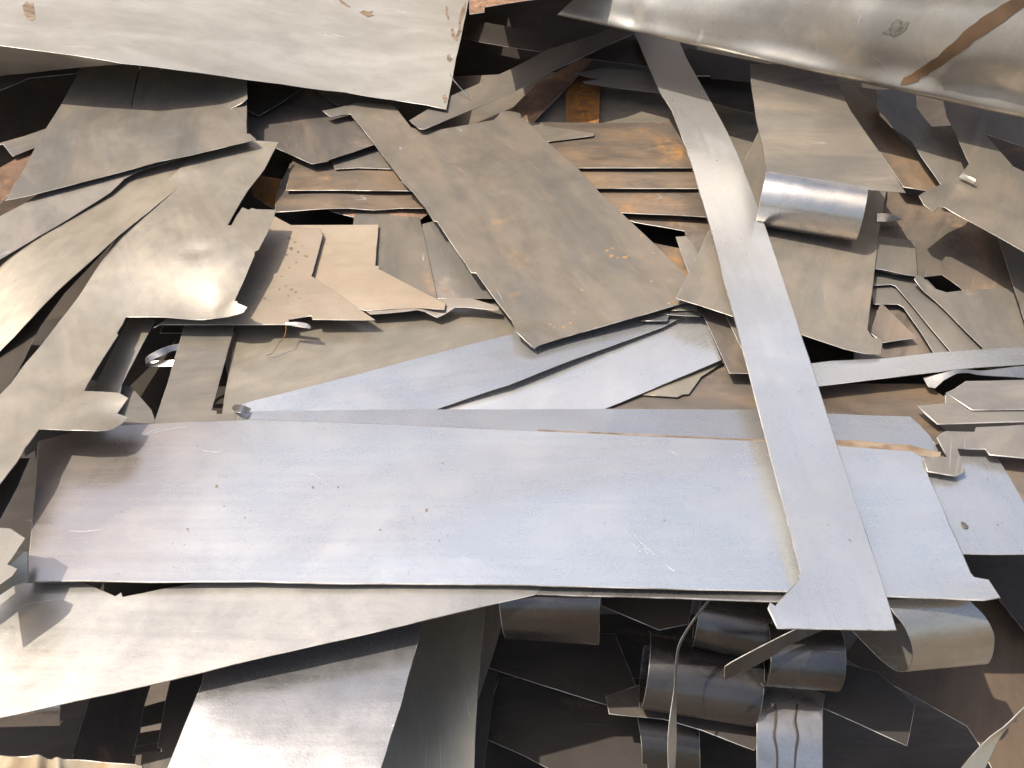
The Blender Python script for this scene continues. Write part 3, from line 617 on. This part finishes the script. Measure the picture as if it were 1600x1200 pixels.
# ---------------------------------------------------------------- front left
S('steel_sheet', SH, 'dark plate with a greenish edge under the small jagged lug at left', 'olive',
  [(-60,930),(0,895),(18,880),(38,862),(43,862),(43,908),(20,915),(0,928),(-60,960)], [(-60,930,30),(43,862,20),(43,908,14)])
S('steel_sheet', SH, 'beige sheet sloping from the left margin under the front of the biggest sheet', 'pale',
  [(-420,800),(-70,868),(41,893),(121,906),(150,919),(180,932),(185,929),(189,926),(191,933),(250,921),(317,909),(340,880),(860,900),(835,929),(800,937),(730,953),(662,969),(600,984),(530,1000),(400,1029),(272,1061),(180,1082),(90,1101),(0,1121),(-70,1138),(-420,1215)],
  [(-70,868,-12),(317,900,-14),(560,900,-9),(860,900,-11),(835,929,-10),(530,1000,-16),(272,1061,-22),(0,1121,-28),(-70,1138,-30)], grid=.02)
S('steel_sheet', SH, 'small beige sheet end with jagged corners at the left margin', 'tan',
  [(-70,812),(0,825),(16,826),(28,834),(39,841),(25,862),(11,882),(19,885),(27,889),(19,900),(0,913),(-70,950)], [(-70,812,82),(39,841,76),(0,913,80)])
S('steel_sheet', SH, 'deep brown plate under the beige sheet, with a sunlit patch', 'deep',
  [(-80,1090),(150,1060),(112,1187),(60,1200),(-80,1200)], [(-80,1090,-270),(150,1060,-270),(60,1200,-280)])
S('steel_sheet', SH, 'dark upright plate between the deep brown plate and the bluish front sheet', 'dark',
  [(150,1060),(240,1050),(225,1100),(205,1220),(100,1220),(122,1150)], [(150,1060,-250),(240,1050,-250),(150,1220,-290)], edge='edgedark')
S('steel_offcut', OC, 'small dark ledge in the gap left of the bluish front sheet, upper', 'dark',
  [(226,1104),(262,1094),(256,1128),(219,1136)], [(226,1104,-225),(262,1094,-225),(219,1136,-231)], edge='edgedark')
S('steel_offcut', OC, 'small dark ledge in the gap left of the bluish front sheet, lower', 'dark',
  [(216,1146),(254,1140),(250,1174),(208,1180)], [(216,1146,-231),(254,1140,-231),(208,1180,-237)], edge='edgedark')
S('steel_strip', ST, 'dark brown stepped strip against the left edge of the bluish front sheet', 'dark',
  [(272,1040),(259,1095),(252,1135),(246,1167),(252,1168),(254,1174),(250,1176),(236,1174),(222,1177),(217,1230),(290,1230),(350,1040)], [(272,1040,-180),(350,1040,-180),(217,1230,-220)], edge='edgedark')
RB('curled_strip', ST, 'grey curled strip end hanging below the beige sheet at lower left', 'shade',
  [(-60,1098,-60),(-60,1118,-70),(-60,1132,-90),(-60,1138,-115),(-60,1128,-140)], [(93,1085,-60),(93,1105,-70),(92,1122,-90),(94,1134,-115),(98,1128,-140)], m=8)
S('steel_sheet', SH, 'olive grey curved sheet standing right of the bluish front sheet', 'olive',
  [(570,990),(660,960),(756,940),(755,975),(750,1030),(746,1080),(742,1150),(739,1230),(560,1230)],
  [(660,960,-290),(756,940,-270),(750,1030,-280),(739,1230,-350),(560,1230,-360),(570,990,-290),(680,1080,-312)])
S('steel_sheet', SH, 'thin dark triangular sheet edge right of the olive grey sheet', 'dull',
  [(748,935),(786,935),(782,982),(766,1036),(747,1092),(735,1080)], [(748,935,-300),(786,935,-320),(747,1092,-330)])
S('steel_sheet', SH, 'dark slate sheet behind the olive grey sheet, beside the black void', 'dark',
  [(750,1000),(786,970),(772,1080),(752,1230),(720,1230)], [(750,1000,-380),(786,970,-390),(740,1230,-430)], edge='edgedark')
S('steel_sheet', SH, 'bluish front sheet bending down at the bottom margin', 'front',
  [(316,1068),(317,1062),(322,1040),(400,985),(640,935),(664,950),(651,1008),(640,1048),(626,1100),(610,1150),(595,1200),(582,1250),(240,1250),(262,1200),(288,1135)],
  [(316,1066,-62),(400,985,-66),(664,950,-66),(640,1048,-64),(626,1100,-67),(300,1110,-66),(610,1150,-72),(275,1160,-72),(595,1200,-76),(262,1200,-76),(582,1250,-82),(240,1250,-82)], grid=.015)
RB('crumpled_sheet', SH, 'pale crumpled sheet rim with orange rust stains at the bottom left corner', 'crumple',
  [(-40,1178,-100),(0,1180,-103),(30,1184,-98),(57,1180,-94),(76,1187,-102),(90,1184,-96),(110,1188,-101),(160,1191,-98),(222,1197,-100)],
  [(-40,1275,-150),(0,1270,-120),(30,1275,-165),(57,1270,-130),(76,1275,-165),(90,1275,-125),(110,1275,-170),(160,1280,-140),(222,1280,-160)], n=6, m=8, flip=True, warp=.0012)

# ---------------------------------------------------------------- front right: curled strips in the shade under the biggest sheet
S('steel_sheet', SH, 'added black filler plate at the bottom of the void under the biggest sheet', 'dark',  # added to cover the ground and keep the void dark
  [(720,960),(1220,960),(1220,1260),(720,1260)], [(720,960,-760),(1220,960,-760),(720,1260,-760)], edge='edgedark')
S('steel_sheet', SH, 'plate coloured black for shade beside the right margin below the bluish right sheet', 'dark',  # black colour stands in for the shadow below the right sheet
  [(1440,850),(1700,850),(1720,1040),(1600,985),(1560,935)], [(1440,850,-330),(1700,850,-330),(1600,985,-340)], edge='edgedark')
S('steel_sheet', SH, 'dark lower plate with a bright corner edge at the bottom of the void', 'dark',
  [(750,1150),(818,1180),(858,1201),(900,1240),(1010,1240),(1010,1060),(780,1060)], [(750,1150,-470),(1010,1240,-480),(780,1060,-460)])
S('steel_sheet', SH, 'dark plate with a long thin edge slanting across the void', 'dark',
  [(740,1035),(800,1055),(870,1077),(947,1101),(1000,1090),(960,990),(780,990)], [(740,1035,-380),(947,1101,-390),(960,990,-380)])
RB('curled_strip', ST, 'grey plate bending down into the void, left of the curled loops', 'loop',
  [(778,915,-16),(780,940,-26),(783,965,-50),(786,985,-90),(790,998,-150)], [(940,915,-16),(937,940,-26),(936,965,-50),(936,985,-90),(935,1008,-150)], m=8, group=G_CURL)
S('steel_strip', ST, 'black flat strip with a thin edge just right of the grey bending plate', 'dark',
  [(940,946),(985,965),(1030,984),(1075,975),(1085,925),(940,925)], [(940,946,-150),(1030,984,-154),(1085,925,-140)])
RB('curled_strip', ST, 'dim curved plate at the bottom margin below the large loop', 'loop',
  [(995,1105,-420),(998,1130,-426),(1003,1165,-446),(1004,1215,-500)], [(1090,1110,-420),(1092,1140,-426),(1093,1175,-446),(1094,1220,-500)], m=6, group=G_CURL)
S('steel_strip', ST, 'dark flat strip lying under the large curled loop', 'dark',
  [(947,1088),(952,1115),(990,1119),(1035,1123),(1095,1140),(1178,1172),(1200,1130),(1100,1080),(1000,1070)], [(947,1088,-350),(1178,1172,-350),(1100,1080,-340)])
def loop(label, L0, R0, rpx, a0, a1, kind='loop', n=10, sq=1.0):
    """curled strip: L0/R0 = (px, py, z) of the cylinder axis at both ends, radius in mm"""
    A, B = at(*L0), at(*R0); ax = (B-A)/np.linalg.norm(B-A)
    f = np.cross(ax, (0, 0, 1)); f /= np.linalg.norm(f); u = np.cross(f, ax)*-1
    if u[2] < 0: u = -u
    if f[1] > 0: f = -f
    lf, rt = [], []
    for i in range(n):
        a = a0+(a1-a0)*i/(n-1); d = f*math.sin(a)*rpx*.001*sq+u*math.cos(a)*rpx*.001
        k = 1+.10*i/n
        lf.append(A+d*k); rt.append(B+d*k)
    return RB('curled_strip', ST, label, kind, lf, rt, pix=False, m=8, n=5, group=G_CURL)
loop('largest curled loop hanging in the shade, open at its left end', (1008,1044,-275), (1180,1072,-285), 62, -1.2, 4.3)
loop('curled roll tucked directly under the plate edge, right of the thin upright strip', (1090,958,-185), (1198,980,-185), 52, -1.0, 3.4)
RB('curled_strip', ST, 'thin upright twisted strip seen nearly edge-on, its rim catching the light', 'tan',
  [(1110,934,-40),(1085,967,-65),(1062,1005,-95),(1056,1037,-120),(1054,1075,-150),(1047,1125,-175),(1044,1165,-190),(1046,1215,-205)],
  [(1114,934,-64),(1088,967,-80),(1065,1005,-104),(1059,1037,-127),(1057,1075,-160),(1057,1125,-192),(1057,1165,-206),(1054,1215,-221)], m=3, n=6)
S('steel_strip', ST, 'dark brown strip slanting down right below the middle curled roll', 'dark',
  [(1215,1071),(1262,1095),(1345,1132),(1417,1165),(1423,1135),(1429,1100),(1370,1050),(1290,1030)], [(1215,1071,-300),(1417,1165,-320),(1290,1030,-300)])
RB('curled_strip', ST, 'shiny plate bending down with dark cracked rust streaks at the bottom margin', 'shade',
  [(1184,1050,-280),(1183,1075,-280),(1183,1120,-286),(1183,1160,-303),(1183,1225,-350)], [(1288,1085,-282),(1285,1108,-282),(1285,1130,-290),(1285,1165,-306),(1285,1228,-350)], m=8, group=G_CURL)
sp = [o for o in col.objects if o.get('label', '').startswith('shiny plate bending down')][0]
for xs in ((1211,1213,1210,1215,1214), (1246,1243,1247,1244,1241)):
    ys = (1100,1125,1150,1175,1215); zs = (-279,-284,-294,-311,-341)
    RB('rust_streak', None, None, 'dark', [(x-.8-.7*(k%2), y, z) for k,(x,y,z) in enumerate(zip(xs,ys,zs))], [(x+.8+.6*((k+1)%2), y, z) for k,(x,y,z) in enumerate(zip(xs,ys,zs))], t=.4, m=1, n=3, parent=sp, edge='dark')
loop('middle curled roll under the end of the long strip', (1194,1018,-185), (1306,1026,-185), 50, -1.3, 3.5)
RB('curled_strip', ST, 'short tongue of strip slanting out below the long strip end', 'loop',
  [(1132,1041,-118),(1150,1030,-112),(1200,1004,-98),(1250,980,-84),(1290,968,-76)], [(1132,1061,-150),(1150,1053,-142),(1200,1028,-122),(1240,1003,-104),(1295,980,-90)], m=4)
S('steel_sheet', SH, 'large brown plate with a clipped corner deep at the lower right', 'deep',
  [(1317,1027),(1370,1057),(1427,1087),(1507,1132),(1511,1134),(1521,1149),(1531,1164),(1560,1220),(1720,1230),(1720,930),(1560,915),(1440,940),(1350,985)],
  [(1317,1027,-400),(1531,1164,-410),(1720,930,-380),(1720,1230,-420)])
RB('curled_strip', ST, 'rightmost loop, a sunlit strip bent over at the front edge', 'gold',
  [(1385,938,-30),(1397,957,-36),(1412,976,-48),(1424,1002,-70),(1427,1024,-96),(1421,1044,-122),(1406,1050,-134),(1383,1037,-140),(1352,1007,-142),(1330,984,-142)],
  [(1505,930,-30),(1522,946,-36),(1540,966,-48),(1552,990,-70),(1553,1008,-96),(1549,1028,-120),(1540,1038,-132),(1520,1025,-140),(1490,990,-142),(1470,968,-142)], m=10, n=6, group=G_CURL)
RB('curled_strip', ST, 'narrow twisted strip rising to the right margin in the lower right corner', 'tan',
  [(1490,1230,-120),(1502,1200,-112),(1542,1155,-98),(1570,1133,-90),(1600,1104,-80),(1650,1060,-70)], [(1520,1230,-128),(1538,1200,-120),(1561,1152,-104),(1582,1127,-96),(1604,1107,-86),(1652,1068,-74)], m=4, n=6)

# ---------------------------------------------------------------- the two big panels at the top
pp = S('sheet_panel', 'metal panel', 'pale flat folded panel at upper left, dirt specks near its ragged right edge', 'galv',
  [(-600,-10),(-80,62),(0,71),(38,76),(90,83),(140,90),(190,99),(262,107),(330,116),(400,126),(441,131),(465,135),(540,144),(615,156),(667,164),(697,171),(699,160),(703,140),(707,122),(712,92),(717,72),(721,54),(727,25),(732,0),(745,-70),(790,-250),(-600,-300)],
  [(-600,-10,350),(-80,62,285),(190,99,243),(540,144,118),(697,171,96),(732,0,150),(790,-250,260),(330,-100,270),(-80,-110,350),(-600,-300,420)], grid=.02, warp=0, t=1.4)
for st in ([(35,9),(41,2),(47,5),(52,4),(54,17),(55,29),(50,33),(44,30),(38,22)], [(562,19),(568,16),(575,18),(583,17),(580,21),(585,24),(575,27),(566,22)], [(529,-2),(536,2),(548,10),(546,12),(533,5)],
           [(697,8),(700,14),(699,20),(703,30),(700,31),(696,20)], [(722,12),(728,4),(726,20),(720,36),(721,48),(714,62),(711,60),(716,46),(717,30)], [(704,46),(708,44),(711,56),(718,62),(713,64),(706,58)],
           [(698,86),(703,84),(704,90),(708,92),(703,97),(699,95)], [(690,150),(696,146),(699,155),(695,162)]):
    S('stain', None, None, 'stain', st, None, t=.25, base=pp, edge='stain')
RB('folded_lip', None, None, 'galv',
  [(-80,62,284),(0,71.5,273),(38,76.5,267),(90,83.5,258),(140,90.5,250),(190,99.5,241)],
  [(-80,140,150),(0,119,165),(38,115,172),(90,109,190),(140,104,214),(192,100.5,236)], parent=pp, m=6, flip=True)
S('sheet_panel', 'metal panel', 'thin dark sheet edge just below the fold of the pale panel', 'dark',
  [(-80,150),(0,141),(45,122),(120,114),(130,100),(0,118),(-80,125)], [(-80,150,120),(0,141,120),(120,114,140),(0,118,140)], edge='edge')
# rolled right panel: a lip that curls under, then a dented face going up and away
Lp = [(1700,200,222),(1700,208,236),(1700,203,256),(1700,170,300),(1700,110,384),(1700,30,474),(1700,-60,560),(1700,-200,640)]
Rp = [(875,24,232),(871,23.5,240),(875,19,250),(890,5,272),(912,-12,300),(935,-35,335),(965,-70,380),(1020,-170,440)]
def lerp3(a, b, f): return tuple(x+(y-x)*f for x, y in zip(a, b))
def panel(rows_l, rows_r, nu, dents, seed):
    rs = random.Random(seed)
    A, B = crom([at(*p) for p in rows_r], 6), crom([at(*p) for p in rows_l], 6)
    G = []
    for i in range(len(A)):
        G.append([A[i]*(1-j/nu)+B[i]*(j/nu) for j in range(nu+1)])
    return G
def grid_obj(G, name, label, kind, bumps, t=1.4, parent=None):
    H, W = len(G), len(G[0]); T = np.array(G)
    nr = np.cross(np.gradient(T, axis=1), np.gradient(T, axis=0)); nr /= np.linalg.norm(nr, axis=2, keepdims=True)
    if nr[..., 2].mean() < 0: nr = -nr
    D = np.zeros((H, W))
    for (px, py, z, r, h, ex, ang) in bumps:
        q = ray(px, py); q /= np.linalg.norm(q); e = T-np.array((0, 0, CAM_H)); sl = e@q
        c = T.reshape(-1, 3)[np.argmin(np.linalg.norm(e-sl[..., None]*q, axis=2))]; d = T-c; ca, sa = math.cos(ang), math.sin(ang)
        u = (d[..., 0]*ca+d[..., 1]*sa)/ex; v = -d[..., 0]*sa+d[..., 1]*ca
        fade = np.clip((np.arange(H)[:, None]-10)/8, 0, 1); D += fade*h*.001*np.exp(-(u*u+v*v+d[..., 2]**2*.3)/(r*.001)**2)
    T = T+nr*D[..., None]
    top = T.reshape(-1, 3); tr = []
    for i in range(H-1):
        for j in range(W-1): tr.append((i*W+j, i*W+j+1, (i+1)*W+j+1, (i+1)*W+j))
    nn = np.zeros_like(top)
    for f in tr:
        a, b, c, d = (top[k] for k in f); q = np.cross(c-a, d-b)
        for k in f: nn[k] += q
    nn /= np.linalg.norm(nn, axis=1, keepdims=True)
    if nn[:, 2].mean() < 0: tr = [tuple(reversed(f)) for f in tr]; nn = -nn
    V, Fc, mi, sh = thicken(top, tr, t*.001, nn)
    o = place(bpy.data.meshes.new(name), name, V, Fc, [MAT[kind], MAT['edge']], mi, sh, -.25, parent)
    return o, T, nn.reshape(H, W, 3)
G = panel(Lp, Rp, 70, None, 5)
p2, PT, PN = grid_obj(G, 'sheet_panel', '', 'galv2', [
  (985,35,275,22,-10.5,3,1.1),(1010,20,280,20,9.0,3,1.1),(1120,50,280,70,12.0,2,-.3),(1230,20,315,60,-13.5,1.6,.2),(1280,70,300,60,-12.0,1.8,.5),(1350,35,315,45,12.0,1.5,.2),
  (1330,110,275,45,9.0,2,.6),(1500,90,305,60,13.5,1.2,.3),(1545,110,295,70,-15.0,1.2,.6),(1480,115,285,14,7.5,2,.9),(1180,60,280,50,-9.0,2,0),(1440,70,305,80,-9.0,1.5,1),(1590,60,315,60,12.0,1,0)])
tag(p2, 'dented grey panel at upper right with a rolled lip and a brown band', 'metal panel')
def on_panel(px, py):                      # point of the panel surface nearest a line of sight
    d = ray(px, py); d /= np.linalg.norm(d); q = PT-np.array((0, 0, CAM_H)); s = q@d
    dist = np.linalg.norm(q-s[..., None]*d, axis=2); k = np.argsort(dist.ravel())[:4]
    wgt = 1/(dist.ravel()[k]+1e-5)**2; wgt /= wgt.sum()
    return (PT.reshape(-1, 3)[k]*wgt[:, None]).sum(0), (PN.reshape(-1, 3)[k]*wgt[:, None]).sum(0)
def decal(name, kind, left, right, n=10, m=3, lift=.0012):
    a = np.array(left, float); b = np.array(right, float); P = []
    for i in range(n+1):
        f = i/n*(len(a)-1); k = min(int(f), len(a)-2); f -= k
        p, q = a[k]*(1-f)+a[k+1]*f, b[k]*(1-f)+b[k+1]*f
        for j in range(m+1):
            r = p*(1-j/m)+q*j/m; c, nn = on_panel(*r); P.append(c+nn*lift)
    fs = [(i*(m+1)+j, i*(m+1)+j+1, (i+1)*(m+1)+j+1, (i+1)*(m+1)+j) for i in range(n) for j in range(m)]
    T = np.array(P); nn = np.zeros_like(T)
    for f in fs:
        q = np.cross(T[f[2]]-T[f[0]], T[f[3]]-T[f[1]])
        for k in f: nn[k] += q
    if nn[:, 2].mean() < 0: fs = [tuple(reversed(f)) for f in fs]; nn = -nn
    nn /= np.linalg.norm(nn, axis=1, keepdims=True)
    V, Fc, mi, sh = thicken(P, fs, .0005, nn)
    return place(bpy.data.meshes.new(name), name, V, Fc, [MAT[kind], MAT[kind]], mi, sh, 0, p2)
decal('adhesive_band', 'tape', [(1398,132),(1432,110),(1465,88),(1498,58),(1535,28),(1575,2),(1610,-22)], [(1425,131),(1455,112),(1490,90),(1520,65),(1560,38),(1600,10),(1630,-10)], n=24)
decal('paper_label', 'paper', [(1380,50),(1392,40),(1402,29)], [(1397,57),(1410,50),(1422,35)], n=6)
